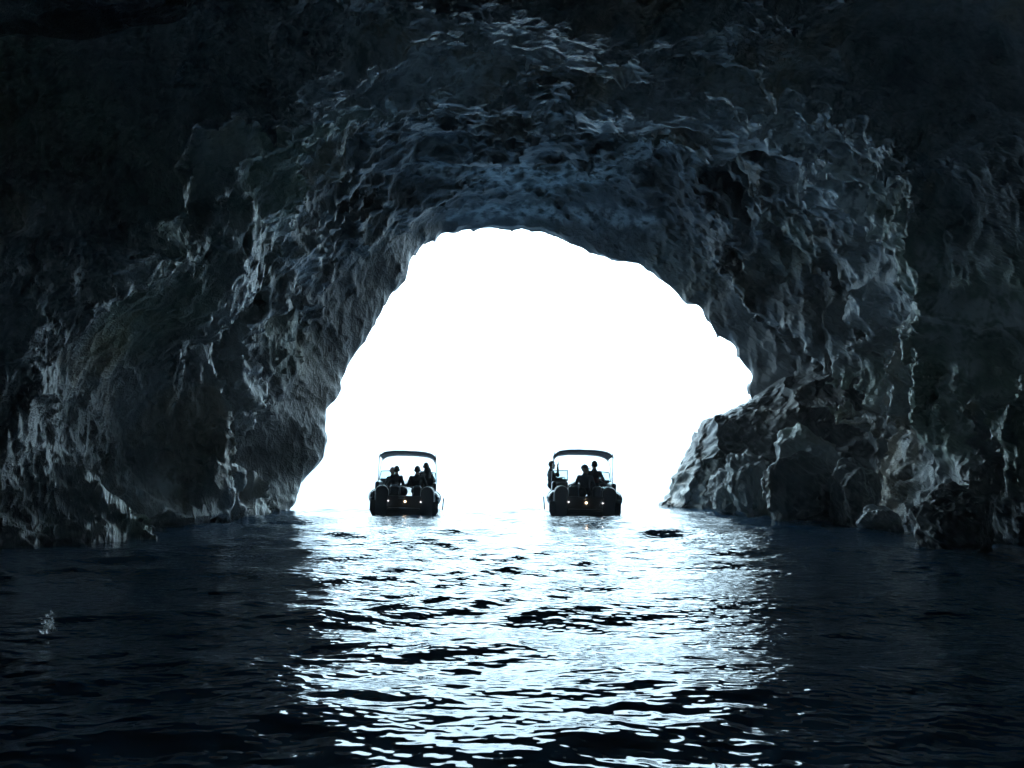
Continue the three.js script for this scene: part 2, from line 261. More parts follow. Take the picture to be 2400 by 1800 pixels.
{ // rock meshed from that field on a lattice whose cells grow with the distance down the cave
  const G = 0.003, B = 16, D0 = 11.6, NK = Math.ceil(Math.log(42 / D0) / (G * B)), I0 = -Math.ceil(1.2 / (G * B)), I1 = -I0, J0 = -Math.ceil(0.1 / (G * B)), J1 = Math.ceil(1.42 / (G * B));
  const nI = (I1 - I0) * 4 + 1, nJ = (J1 - J0) * 4 + 1, nK = NK * 4 + 1, cv = new Float32Array(nI * nJ * nK).fill(NaN);
  const depth = (k) => D0 * Math.exp(k * G);
  const cval = (i, j, k) => { const q = (k * nJ + j) * nI + i; let v = cv[q]; if (v !== v) { const D = depth(k * 4); v = cv[q] = folded((I0 * B + i * 4) * G * D, (J0 * B + j * 4) * G * D, D); } return v; };
  const blocks = new Map(), key = (a, b, c) => (c * 256 + b) * 256 + a, N1 = B + 1, order = [];
  const val = new Float32Array(N1 ** 3), P = [], I = [];
  for (let c = 0; c < NK; c++) for (let b = 0; b < J1 - J0; b++) for (let a = 0; a < I1 - I0; a++) {
    const Dm = depth((c + 0.5) * B), xm = (I0 + a + 0.5) * B * G * Dm, ym = (J0 + b + 0.5) * B * G * Dm, reach = B * G * Dm * 0.9, v0 = tunnel(xm, ym, Dm);
    if (v0 > 4 + reach || v0 < -4.4 - reach || atBase < -4.4 - reach || ym + reach < -0.9) continue;
    let lo = 9, hi = -9; for (let k = 0; k <= 4; k++) for (let j = 0; j <= 4; j++) for (let i = 0; i <= 4; i++) { const v = cval(a * 4 + i, b * 4 + j, c * 4 + k); if (v < lo) lo = v; if (v > hi) hi = v; }
    if (lo > 0.6 || hi < -0.25) continue;
    let q = 0;
    for (let k = 0; k <= B; k++) { const D = depth(c * B + k), ck = Math.min(3, k >> 2), tk = k / 4 - ck;
      for (let j = 0; j <= B; j++) { const cj = Math.min(3, j >> 2), tj = j / 4 - cj;
        for (let i = 0; i <= B; i++) { const ci = Math.min(3, i >> 2), ti = i / 4 - ci, A = a * 4 + ci, E = b * 4 + cj, H2 = c * 4 + ck;
          let v = mix(mix(mix(cval(A, E, H2), cval(A + 1, E, H2), ti), mix(cval(A, E + 1, H2), cval(A + 1, E + 1, H2), ti), tj), mix(mix(cval(A, E, H2 + 1), cval(A + 1, E, H2 + 1), ti), mix(cval(A, E + 1, H2 + 1), cval(A + 1, E + 1, H2 + 1), ti), tj), tk);
          if (v > -0.25 && v < 0.6) { const x = ((I0 + a) * B + i) * G * D, y = ((J0 + b) * B + j) * G * D; tunnel(x, y, D); if (atS > -0.4) v -= fine(x, y, -D, Math.max(0, atS), atRoof) * smooth(0.1, 1, atS); }
          val[q++] = v; } } }
    const id = new Int32Array(B ** 3).fill(-1), sg = new Int8Array(N1 ** 3); for (let n = 0; n < sg.length; n++) sg[n] = val[n] < 0 ? 1 : 0;
    for (let k = 0; k < B; k++) for (let j = 0; j < B; j++) for (let i = 0; i < B; i++) {
      const o = (k * N1 + j) * N1 + i; let m = 0; for (let e = 0; e < 8; e++) m += sg[o + (e & 1) + ((e >> 1) & 1) * N1 + (e >> 2) * N1 * N1];
      if (!m || m === 8) continue;
      let x = 0, y = 0, z = 0, t = 0;
      for (let e = 0; e < 8; e++) for (const w of [1, 2, 4]) if (!(e & w)) {
        const f = e | w, va = val[o + (e & 1) + ((e >> 1) & 1) * N1 + (e >> 2) * N1 * N1], vb = val[o + (f & 1) + ((f >> 1) & 1) * N1 + (f >> 2) * N1 * N1];
        if ((va < 0) === (vb < 0)) continue; const u = va / (va - vb); x += (e & 1) + (w === 1 ? u : 0); y += ((e >> 1) & 1) + (w === 2 ? u : 0); z += (e >> 2) + (w === 4 ? u : 0); t++;
      }
      const D = depth(c * B + k + z / t); id[(k * B + j) * B + i] = P.length / 3; P.push(((I0 + a) * B + i + x / t) * G * D, ((J0 + b) * B + j + y / t) * G * D, -D);
    }
    blocks.set(key(a, b, c), { id, sg, a, b, c });
  }
  const cell = (a, b, c, i, j, k) => { if (i < 0) { a--; i += B; } if (j < 0) { b--; j += B; } if (k < 0) { c--; k += B; } const bl = blocks.get(key(a, b, c)); return bl ? bl.id[(k * B + j) * B + i] : -1; };
  const quad = (p, q, r, s, f) => { if (p < 0 || q < 0 || r < 0 || s < 0) return; if (f) I.push(p, r, q, p, s, r); else I.push(p, q, r, p, r, s); };
  for (const { sg, a, b, c } of blocks.values()) for (let k = 0; k < B; k++) for (let j = 0; j < B; j++) for (let i = 0; i < B; i++) {
    const o = (k * N1 + j) * N1 + i, s = sg[o];
    if (s !== sg[o + 1]) quad(cell(a, b, c, i, j - 1, k - 1), cell(a, b, c, i, j, k - 1), cell(a, b, c, i, j, k), cell(a, b, c, i, j - 1, k), s);
    if (s !== sg[o + N1]) quad(cell(a, b, c, i - 1, j, k - 1), cell(a, b, c, i - 1, j, k), cell(a, b, c, i, j, k), cell(a, b, c, i, j, k - 1), s);
    if (s !== sg[o + N1 * N1]) quad(cell(a, b, c, i - 1, j - 1, k), cell(a, b, c, i, j - 1, k), cell(a, b, c, i, j, k), cell(a, b, c, i - 1, j, k), s);
  }
  const C = new Float32Array(P.length);
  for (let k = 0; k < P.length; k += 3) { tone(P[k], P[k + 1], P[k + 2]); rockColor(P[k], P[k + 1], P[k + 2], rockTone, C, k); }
  const inner = new THREE.BufferGeometry(); inner.setAttribute('position', new THREE.Float32BufferAttribute(P, 3)); inner.setAttribute('color', new THREE.BufferAttribute(C, 3)); inner.setIndex(I); inner.computeVertexNormals();
  // coarse rock behind the camera, and the cliff and hill outside the mouth
  const strip = (list, at) => {
    const n = 360, Q = new Float32Array(list.length * (n + 1) * 3), K2 = new Float32Array(Q.length), X = [];
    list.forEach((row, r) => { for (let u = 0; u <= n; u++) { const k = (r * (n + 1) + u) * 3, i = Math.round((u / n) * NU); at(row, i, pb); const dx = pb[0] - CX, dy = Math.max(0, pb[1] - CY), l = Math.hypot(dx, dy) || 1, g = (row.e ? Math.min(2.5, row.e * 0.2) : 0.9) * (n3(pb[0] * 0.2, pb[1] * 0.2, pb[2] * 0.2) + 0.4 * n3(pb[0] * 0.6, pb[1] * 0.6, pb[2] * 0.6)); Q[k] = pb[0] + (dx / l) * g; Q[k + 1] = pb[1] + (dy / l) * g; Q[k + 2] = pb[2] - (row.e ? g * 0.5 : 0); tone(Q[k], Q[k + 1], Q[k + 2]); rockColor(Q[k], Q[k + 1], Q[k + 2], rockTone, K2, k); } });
    for (let r = 0; r < list.length - 1; r++) for (let u = 0; u < n; u++) { const a = r * (n + 1) + u, c = a + n + 1; X.push(a, c, a + 1, a + 1, c, c + 1); }
    const g = new THREE.BufferGeometry(); g.setAttribute('position', new THREE.BufferAttribute(Q, 3)); g.setAttribute('color', new THREE.BufferAttribute(K2, 3)); g.setIndex(X); g.computeVertexNormals(); return g;
  };
  const back = []; for (let k = 0; k <= 60; k++) back.push({ D: -29.9 + (41.9 * k) / 60 });
  back.push({ D: 12.05, out: 4 }, { D: 12.1, out: 10 });
  const outside = []; for (const e of [0.4, 1, 1.8, 3, 5, 8, 12, 18, 26, 36, 50]) outside.push({ e }); for (const t of [1, 2, 3, 4]) outside.push({ e: 50, top: t });
  const g1 = strip(back, (row, i, o) => { base(i, row.D, o); if (row.out) { const dx = o[0] - CX, dy = Math.max(0, o[1] - CY), l = Math.hypot(dx, dy) || 1; o[0] += (dx / l) * row.out; o[1] += (dy / l) * row.out; } });
  const g2 = strip(outside, (row, i, o) => { const e = row.e, dx = MX[i] - CX, dy = Math.max(0, MY[i] - CY), l = Math.hypot(dx, dy) || 1; o[0] = MX[i] + (dx / l) * e; o[1] = MY[i] + (dy / l) * e + (row.top ?? 0) * 2; o[2] = -MD[i] - 0.25 + 0.12 * e + (row.top ?? 0) * 20; });
  const cave = new THREE.Mesh(grainUV(mergeGeometries([inner, g1, g2])), rockMat); cave.name = 'cave';
  tag(cave, 'dark rough sea cave whose walls and ceiling arch over the water to a bright mouth', null, null, 'structure');
  scene.add(shade(cave));
}

// ------------------------------------------------------------------ the sea
const waves = [];
{
  const R = rng(5);
  const add = (n, l0, l1, slope, spread) => { for (let i = 0; i < n; i++) { const L = l0 * Math.pow(l1 / l0, (i + R()) / n), a = Math.PI / 2 + (R() + R() + R() - 1.5) * spread, k = 2 * Math.PI / L; waves.push({ kx: k * Math.cos(a), kz: k * Math.sin(a), cx: Math.cos(a), cz: Math.sin(a), k, a: slope * Math.sqrt(2 / n) / k, ph: R() * 6.283, L }); } };
  add(10, 2.6, 6.5, 0.045, 0.55);
  add(24, 0.8, 2.2, 0.105, 1.1);
  add(38, 0.26, 0.75, 0.13, 1.7);
  add(28, 0.09, 0.26, 0.075, 2.2);
}
const boatSpots = [];
{
  const NA = 400, A = THREE.MathUtils.degToRad(52), pxs = [];
  const radii = [0.6, 0.9, 1.3, 1.8, 2.4, 2.9];
  for (let y = 330; y > 0.15; y -= y > 40 ? 0.46 : y > 6 ? 0.26 : 0.1) radii.push((EYE * 823) / y);
  const NR = radii.length, P = new Float32Array(NR * (NA + 1) * 3), UV = new Float32Array(NR * (NA + 1) * 2);
  for (let r = 0; r < NR; r++) {
    const rad = radii[r], dr = r + 1 < NR ? radii[r + 1] - rad : rad - radii[r - 1], da = rad * (2 * A / NA);
    for (let i = 0; i <= NA; i++) {
      const a = -A + (2 * A * i) / NA, sx = Math.sin(a), sz = -Math.cos(a), x = sx * rad, z = sz * rad;
      const calm = 0.62 + 0.5 * n2(x * 0.16 + 3, z * 0.09) + 0.25 * n2(x * 0.5, z * 0.3 + 8), gust = clamp(calm, 0.12, 1.25) * (0.66 + 0.84 * smooth(5, 16, rad) * smooth(60, 34, rad));
      let h = 0, ox = 0, oz = 0;
      for (const w of waves) {
        const st = Math.max(Math.abs(w.kx * sx + w.kz * sz) * dr, Math.abs(w.kx * sz - w.kz * sx) * da); if (st > 1.9) continue;
        const f = (w.L < 2.4 ? gust : 0.45 + 0.55 * smooth(3, 9, rad)) * clamp((1.9 - st) / 0.9), c = w.kx * x + w.kz * z + w.ph, q = Math.sin(c);
        h += f * w.a * Math.cos(c); ox -= f * w.a * w.cx * q * 0.9; oz -= f * w.a * w.cz * q * 0.9;
      }
      const k = (r * (NA + 1) + i); P[k * 3] = x + ox; P[k * 3 + 1] = h; P[k * 3 + 2] = z + oz; UV[k * 2] = x / 3; UV[k * 2 + 1] = z / 3;
    }
  }
  const idx = new Uint32Array((NR - 1) * NA * 6); let q = 0;
  for (let r = 0; r < NR - 1; r++) for (let i = 0; i < NA; i++) { const a = r * (NA + 1) + i, c = a + NA + 1; idx[q++] = a; idx[q++] = a + 1; idx[q++] = c; idx[q++] = a + 1; idx[q++] = c + 1; idx[q++] = c; }
  const g = new THREE.BufferGeometry(); g.setAttribute('position', new THREE.BufferAttribute(P, 3)); g.setAttribute('uv', new THREE.BufferAttribute(UV, 2)); g.setIndex(new THREE.BufferAttribute(idx, 1));
  g.computeVertexNormals();
  if (g.attributes.normal.array[1] < 0) { for (let k = 0; k < idx.length; k += 3) { const t = idx[k]; idx[k] = idx[k + 1]; idx[k + 1] = t; } g.computeVertexNormals(); }
  // the rest of the sea round and behind
  const rest = new THREE.RingGeometry(0.6, 9000, 48, 12, Math.PI / 2 + A, 2 * Math.PI - 2 * A); rest.rotateX(-Math.PI / 2);
  { const p = rest.attributes.position, u = rest.attributes.uv; for (let i = 0; i < p.count; i++) { u.setXY(i, p.getX(i) / 3, p.getZ(i) / 3); p.setY(i, -0.02); } }
  // ripples too fine for the mesh
  const T = 512, d = new Uint8Array(T * T * 4), R = rng(9), comp = [];
  for (let n = 0; n < 70; n++) { const m = 8 + Math.floor(Math.pow(R(), 1.6) * 46), a = Math.PI / 2 + (R() + R() - 1) * 1.5; comp.push([Math.round(m * Math.cos(a)), Math.round(m * Math.sin(a)), R() * 6.283, 1 / m]); }
  const v = new Float32Array(T * T); let lo = 1e9, hi = -1e9;
  for (let j = 0; j < T; j++) for (let i = 0; i < T; i++) { let s = 0; for (const [a, b, ph, am] of comp) s += am * Math.cos((2 * Math.PI * (a * i + b * j)) / T + ph); v[j * T + i] = s; lo = Math.min(lo, s); hi = Math.max(hi, s); }
  for (let i = 0; i < T * T; i++) { const c = 255 * (v[i] - lo) / (hi - lo); d[i * 4] = d[i * 4 + 1] = d[i * 4 + 2] = c; d[i * 4 + 3] = 255; }
  const bump = new THREE.DataTexture(d, T, T); bump.wrapS = bump.wrapT = THREE.RepeatWrapping; bump.magFilter = THREE.LinearFilter; bump.needsUpdate = true;
  const m = new THREE.MeshPhysicalMaterial({ color: lin(0.011, 0.055, 0.11), roughness: 0.04, ior: 1.333, bumpMap: bump, bumpScale: 0.024 });
  const sea = new THREE.Mesh(g, m); sea.name = 'sea'; tag(sea, 'dark choppy seawater on the cave floor running out to the bright horizon', null, null, 'structure');
  const r2 = new THREE.Mesh(rest, m); r2.name = 'sea_far'; 
  sea.geometry = mergeGeometries([(g.deleteAttribute('normal'), g.computeVertexNormals(), g), rest]);
  scene.add(shade(sea));
}

// ------------------------------------------------------------------ boulders and the outcrop at the mouth
function boulder(label, cx, cy, D, rx, ry, rz, turn, seed, cuts, name = 'boulder', amp = 1, detail = 34, pale = 0, category = 'boulder', tilt = 0) {
  let g = new THREE.IcosahedronGeometry(1, detail); g.deleteAttribute('normal'); g.deleteAttribute('uv'); g = mergeVertices(g, 1e-5);
  const R = rng(seed), planes = []; for (let i = 0; i < cuts; i++) { const v = new THREE.Vector3(R() * 2 - 1, R() * 1.6 - 0.6, R() * 2 - 1).normalize(); planes.push([v, 0.62 + 0.25 * R()]); }
  const c = at(cx, cy, D), p = g.attributes.position, v = new THREE.Vector3(), C = new Float32Array(p.count * 3), E = new THREE.Euler(0, turn, tilt), w = new THREE.Vector3();
  for (let i = 0; i < p.count; i++) {
    v.fromBufferAttribute(p, i); const u = v.clone();
    for (const [n, d] of planes) { const s = v.dot(n) - d; if (s > 0) v.addScaledVector(n, -s * 0.93); }
    const f = 0.16 * n3(u.x * 1.1 + seed, u.y * 1.1, u.z * 1.1) + 0.05 * n3(u.x * 3, u.y * 3 + seed, u.z * 3);
    v.multiplyScalar(1 + f * amp); v.set(v.x * rx, v.y * ry, v.z * rz).applyEuler(E);
    w.copy(u).set(u.x / rx, u.y / ry, u.z / rz).normalize().applyEuler(E);
    const X = v.x + c.x, Y = v.y + c.y, Z = v.z + c.z;
    const wx = X + 0.2 * n3(X * 1.2, Y * 1.2, Z * 1.2 + seed);
    worley(wx * 1.1 + seed, Y * 1.1, Z * 1.1); const c1 = clamp(1 - (F2 - F1) * 1.8);
    let h = 0.10 * amp * (c1 * c1 - 0.2) + 0.05 * (ridge(wx * 2.1, Y * 1.6, Z * 2.1) - 0.5) + 0.022 * n3(X * 5, Y * 5, Z * 5) + 0.012 * n3(X * 12, Y * 12, Z * 12);
    v.addScaledVector(w, h); p.setXYZ(i, v.x, v.y, v.z);
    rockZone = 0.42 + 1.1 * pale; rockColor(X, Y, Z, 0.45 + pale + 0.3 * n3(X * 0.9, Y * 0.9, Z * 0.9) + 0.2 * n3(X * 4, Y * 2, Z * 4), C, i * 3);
  }
  g.setAttribute('color', new THREE.BufferAttribute(C, 3)); g.computeVertexNormals();
  const m = new THREE.Mesh(grainUV(g, c), rockMat); m.position.copy(c); m.name = numbered(name); tag(m, label, category); scene.add(shade(m)); return m;
}
boulder('big dark blocky boulder standing in the water before the right cave wall', 1880, 1152, 24.3, 1.06, 1.12, 1.0, 0.3, 21, 7, 'boulder', 0.6);
boulder('pale slab-shaped boulder leaning just left of the big dark block', 1756, 1128, 27.6, 0.62, 1.25, 0.9, -0.3, 33, 5, 'boulder', 1, 30, 0.35, 'boulder', 0.25);
boulder('rounded pale boulder top showing above and behind the big dark block', 1885, 1105, 29, 0.95, 1.6, 1.1, 0.6, 45, 4, 'boulder', 1, 30, 0.3);
boulder('dark upright rock squeezed against the right side of the big block', 1995, 1165, 23, 0.5, 1.05, 0.8, 0.2, 51, 6, 'boulder', 1, 28, 0.1, 'boulder', -0.15);
boulder('low pale wet slab at the waterline right of the big block', 2070, 1228, 19.6, 0.5, 0.34, 0.55, 0.1, 64, 4, 'boulder', 1, 26, 0.5);
boulder('low dark humped boulder near the right frame edge below the forked rib', 2236, 1235, 15.4, 0.72, 0.72, 0.8, -0.4, 72, 5, 'boulder', 0.8, 34);
boulder('small pale boulder at the foot of the outcrop beside the leaning slab', 1700, 1150, 29.5, 0.45, 0.75, 0.6, 0.5, 83, 5, 'boulder', 1, 24, 0.3);
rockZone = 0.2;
{ // the outcrop: a ridge of rock from the wall out to the mouth, its crest as the photograph shows it
  const crest = [[1425, 1100], [1430, 1085], [1452, 1062], [1458, 1032], [1484, 992], [1498, 968], [1512, 935], [1526, 904], [1562, 901], [1580, 886], [1604, 874], [1630, 862], [1680, 820], [1760, 780]].map(([x, y]) => at2(x, y, 36));
  const NX = 300, NZ = 180, x0 = crest[0].x - 0.3, x1 = crest.at(-1).x, P = new Float32Array((NX + 1) * (NZ + 1) * 3), C = new Float32Array(P.length);
  const top = (x) => { let j = 0; while (j < crest.length - 2 && crest[j + 1].x < x) j++; return mix(crest[j].y, crest[j + 1].y, clamp((x - crest[j].x) / (crest[j + 1].x - crest[j].x), -3, 1)); };
  for (let j = 0; j <= NZ; j++) for (let i = 0; i <= NX; i++) {
    const t = (j / NZ) * 2 - 1, k = (j * (NX + 1) + i) * 3;       // t: -1 towards the camera, 0 the crest, 1 out at sea
    let x = mix(x0, x1, i / NX), Hh = Math.max(-0.6, top(x)), run = 0.5 + 0.62 * Math.max(0, Hh) * (t < 0 ? 1 : 1.6);
    const a = Math.abs(t), prof = Math.pow(1 - Math.pow(a, 2.2), 0.62);
    let y = -0.7 + (Hh + 0.7) * prof, z = -36 - t * run;
    worley(x * 0.5 + 5, y * 0.5, z * 0.5); const c1 = clamp(1 - (F2 - F1) * 1.5), fa = facet(); worley(x * 1.9, y * 1.9, z * 1.9); const fb = facet();
    const away = smooth(0.02, 0.35, a), h = away * (0.5 * (c1 * c1 - 0.55) + 1.9 * fa + 0.5 * fb) + (0.2 + 0.8 * away) * (0.16 * (ridge(x * 1.2, y * 1.2, z * 1.2) - 0.6) + 0.06 * n3(x * 3.2, y * 3.2, z * 3.2)) + 0.03 * n3(x * 8, y * 8, z * 8);
    P[k] = x + 0.12 * n3(x * 1.5, y * 2, z * 1.5 + 3) ; P[k + 1] = y + h * 0.35 * prof; P[k + 2] = z - Math.sign(t || 1) * h * 0.8;
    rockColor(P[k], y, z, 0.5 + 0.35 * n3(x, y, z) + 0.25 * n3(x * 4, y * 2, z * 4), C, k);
  }
  const idx = []; for (let j = 0; j < NZ; j++) for (let i = 0; i < NX; i++) { const a = j * (NX + 1) + i, c = a + NX + 1; idx.push(a, a + 1, c, a + 1, c + 1, c); }
  const g = new THREE.BufferGeometry(); g.setAttribute('position', new THREE.BufferAttribute(P, 3)); g.setAttribute('color', new THREE.BufferAttribute(C, 3)); g.setIndex(idx); g.computeVertexNormals();
  if (g.attributes.normal.getY((NZ >> 1) * (NX + 1) + (NX >> 1)) < 0) { for (let k = 0; k < idx.length; k += 3) { const t = idx[k]; idx[k] = idx[k + 1]; idx[k + 1] = t; } g.setIndex(idx); g.computeVertexNormals(); }
  g.computeBoundingBox(); const o = g.boundingBox.getCenter(new THREE.Vector3()); o.y = 0; g.translate(-o.x, -o.y, -o.z);
  const m = new THREE.Mesh(grainUV(g, o), rockMat); m.name = 'rock_outcrop'; m.position.copy(o); tag(m, 'stepped rock outcrop running out from the right wall into the bright cave mouth', 'rock'); scene.add(shade(m));
}

// ------------------------------------------------------------------ people: one skin meshed from a field of joined capsules
function surface(f, lo, hi, c) {
  const n = [0, 1, 2].map((i) => Math.ceil((hi[i] - lo[i]) / c) + 1), [nx, ny, nz] = n, v = new Float32Array(nx * ny * nz), id = new Int32Array(nx * ny * nz).fill(-1);
  for (let k = 0, q = 0; k < nz; k++) for (let j = 0; j < ny; j++) for (let i = 0; i < nx; i++) v[q++] = f(lo[0] + i * c, lo[1] + j * c, lo[2] + k * c);
  const P = [], I = [], at3 = (i, j, k) => (k * ny + j) * nx + i;
  for (let k = 0; k < nz - 1; k++) for (let j = 0; j < ny - 1; j++) for (let i = 0; i < nx - 1; i++) {
    let inside = 0; for (let m = 0; m < 8; m++) if (v[at3(i + (m & 1), j + ((m >> 1) & 1), k + (m >> 2))] < 0) inside++;
    if (!inside || inside === 8) continue;
    let x = 0, y = 0, z = 0, t = 0;
    for (let m = 0; m < 8; m++) for (const b of [1, 2, 4]) if (!(m & b)) {
      const o = m | b, A = v[at3(i + (m & 1), j + ((m >> 1) & 1), k + (m >> 2))], B = v[at3(i + (o & 1), j + ((o >> 1) & 1), k + (o >> 2))];
      if ((A < 0) === (B < 0)) continue; const w = A / (A - B); x += (m & 1) + (b === 1 ? w : 0); y += ((m >> 1) & 1) + (b === 2 ? w : 0); z += (m >> 2) + (b === 4 ? w : 0); t++;
    }
    id[at3(i, j, k)] = P.length / 3; P.push(lo[0] + (i + x / t) * c, lo[1] + (j + y / t) * c, lo[2] + (k + z / t) * c);
  }
  const quad = (a, b, d, e, flip) => { if (a < 0 || b < 0 || d < 0 || e < 0) return; if (flip) I.push(a, d, b, a, e, d); else I.push(a, b, d, a, d, e); };
  for (let k = 1; k < nz - 1; k++) for (let j = 1; j < ny - 1; j++) for (let i = 1; i < nx - 1; i++) {
    const s = v[at3(i, j, k)] < 0;
    if (s !== v[at3(i + 1, j, k)] < 0) quad(id[at3(i, j - 1, k - 1)], id[at3(i, j, k - 1)], id[at3(i, j, k)], id[at3(i, j - 1, k)], !s);
    if (s !== v[at3(i, j + 1, k)] < 0) quad(id[at3(i - 1, j, k - 1)], id[at3(i - 1, j, k)], id[at3(i, j, k)], id[at3(i, j, k - 1)], !s);
    if (s !== v[at3(i, j, k + 1)] < 0) quad(id[at3(i - 1, j - 1, k)], id[at3(i, j - 1, k)], id[at3(i, j, k)], id[at3(i - 1, j, k)], !s);
  }
  const g = new THREE.BufferGeometry(); g.setAttribute('position', new THREE.Float32BufferAttribute(P, 3)); g.setIndex(I); g.computeVertexNormals(); return g;
}
function capsule(x, y, z, a, b, ra, rb) {
  const bx = b[0] - a[0], by = b[1] - a[1], bz = b[2] - a[2], px = x - a[0], py = y - a[1], pz = z - a[2], t = clamp((px * bx + py * by + pz * bz) / (bx * bx + by * by + bz * bz + 1e-9));
  return Math.hypot(px - t * bx, py - t * by, pz - t * bz) - mix(ra, rb, t);
}
const smin = (a, b, k) => { const h = Math.max(k - Math.abs(a - b), 0) / k; return Math.min(a, b) - h * h * k * 0.25; };
function paint(g, fn) { const p = g.attributes.position, c = new Float32Array(p.count * 3), o = [0, 0, 0]; for (let i = 0; i < p.count; i++) { fn(p.getX(i), p.getY(i), p.getZ(i), o); c.set(o, i * 3); } g.setAttribute('color', new THREE.BufferAttribute(c, 3)); return g; }
const skull = (x, y, z) => { // centre of the head at the origin, face towards -z
  let d = (Math.hypot(x / 0.074, (y - 0.025) / 0.098, (z - 0.008) / 0.094) - 1) * 0.074;
  d = smin(d, capsule(x, y, z, [0, -0.02, -0.03], [0, -0.085, -0.06], 0.058, 0.034), 0.03);              // jaw
  d = smin(d, capsule(x, y, z, [0, 0.012, -0.088], [0, -0.022, -0.105], 0.009, 0.014), 0.014);           // nose
  d = smin(d, capsule(x, y, z, [-0.016, -0.053, -0.09], [0.016, -0.053, -0.09], 0.008, 0.008), 0.01);    // mouth
  for (const s of [-1, 1]) { d = smin(d, (Math.hypot((x - s * 0.079) / 0.4, y + 0.004, (z - 0.005) / 0.7) - 0.027) * 0.5, 0.008); d = Math.max(d, -(Math.hypot(x - s * 0.032, y - 0.012, z + 0.098) - 0.017)); d = Math.min(d, Math.hypot(x - s * 0.032, y - 0.012, z + 0.079) - 0.013); }
  return d;
};
const headGeo = surface(skull, [-0.12, -0.15, -0.14], [0.12, 0.15, 0.13], 0.009);
const hairGeo = {
  short: surface((x, y, z) => Math.max(skull(x, y, z) - 0.009 - 0.003 * n3(x * 60, y * 60, z * 60), -(y + 0.02 - (z < 0 ? -z * 1.05 : -z * 0.5))), [-0.12, -0.15, -0.14], [0.12, 0.16, 0.14], 0.0075),
  long: surface((x, y, z) => Math.max(smin(skull(x, y, z) - 0.014, capsule(x, y, z, [0, 0, 0.06], [0, -0.24, 0.07], 0.075, 0.05), 0.05) - 0.003 * n3(x * 50, y * 20, z * 50), -(y + 0.02 - (z < -0.02 ? -(z + 0.02) * 1.3 - 0.0 : 0.3))), [-0.14, -0.32, -0.14], [0.14, 0.17, 0.17], 0.009),
  cap: surface((x, y, z) => Math.min(Math.max(skull(x, y, z) - 0.012, -(y - 0.035 + z * 0.1)), Math.max(Math.hypot(x / 0.078, 0, (z + 0.09) / 0.085) - 1, Math.abs(y - 0.043 + z * -0.12 + x * x * 4) - 0.006) * 0.5), [-0.12, -0.02, -0.21], [0.12, 0.16, 0.14], 0.0075),
  hood: surface((x, y, z) => { const o = Math.min(skull(x, y, z) - 0.03, capsule(x, y, z, [0, -0.02, 0.03], [0, -0.14, 0.05], 0.1, 0.11)); return Math.max(o, -(skull(x, y, z) - 0.016), -(z + 0.055)); }, [-0.16, -0.28, -0.14], [0.16, 0.18, 0.19], 0.009),
};
const handGeo = (() => { // a half-closed right hand: wrist at the origin, fingers along -z, palm down
  const parts = [[[0.0, 0, 0.01], [0.0, 0, -0.02], 0.026, 0.028], [[-0.022, 0, -0.03], [-0.024, 0.002, -0.075], 0.014, 0.012], [[0, 0, -0.03], [0, 0.004, -0.08], 0.015, 0.012], [[0.022, 0, -0.03], [0.02, 0.003, -0.076], 0.014, 0.011]];
  [[-0.03, 0.034, 0.024, 0.018], [-0.01, 0.038, 0.028, 0.02], [0.01, 0.036, 0.026, 0.019], [0.029, 0.028, 0.02, 0.016]].forEach(([x, a, b, c]) => {
    const p0 = [x * 0.85, 0.004, -0.08], p1 = [x, 0, -0.08 - a], p2 = [x, -b * 0.75, -0.08 - a - b * 0.6], p3 = [x, -b * 0.75 - c, -0.08 - a - b * 0.6 + c * 0.2];
    parts.push([p0, p1, 0.0095, 0.009], [p1, p2, 0.009, 0.008], [p2, p3, 0.008, 0.0068]);
  });
  parts.push([[-0.022, -0.006, -0.015], [-0.05, -0.018, -0.05], 0.013, 0.011], [[-0.05, -0.018, -0.05], [-0.046, -0.026, -0.082], 0.0105, 0.008]);
  return surface((x, y, z) => { let d = 9; for (const [a, b, ra, rb] of parts) d = smin(d, capsule(x, y, z, a, b, ra, rb), 0.007); return d; }, [-0.075, -0.07, -0.18], [0.055, 0.045, 0.05], 0.0062);
})();
const cloth = new THREE.MeshStandardMaterial({ color: 0xffffff, vertexColors: true, roughness: 0.85 });
const hairMat = (r, g, b) => new THREE.MeshStandardMaterial({ color: lin(r, g, b), roughness: 0.7 });
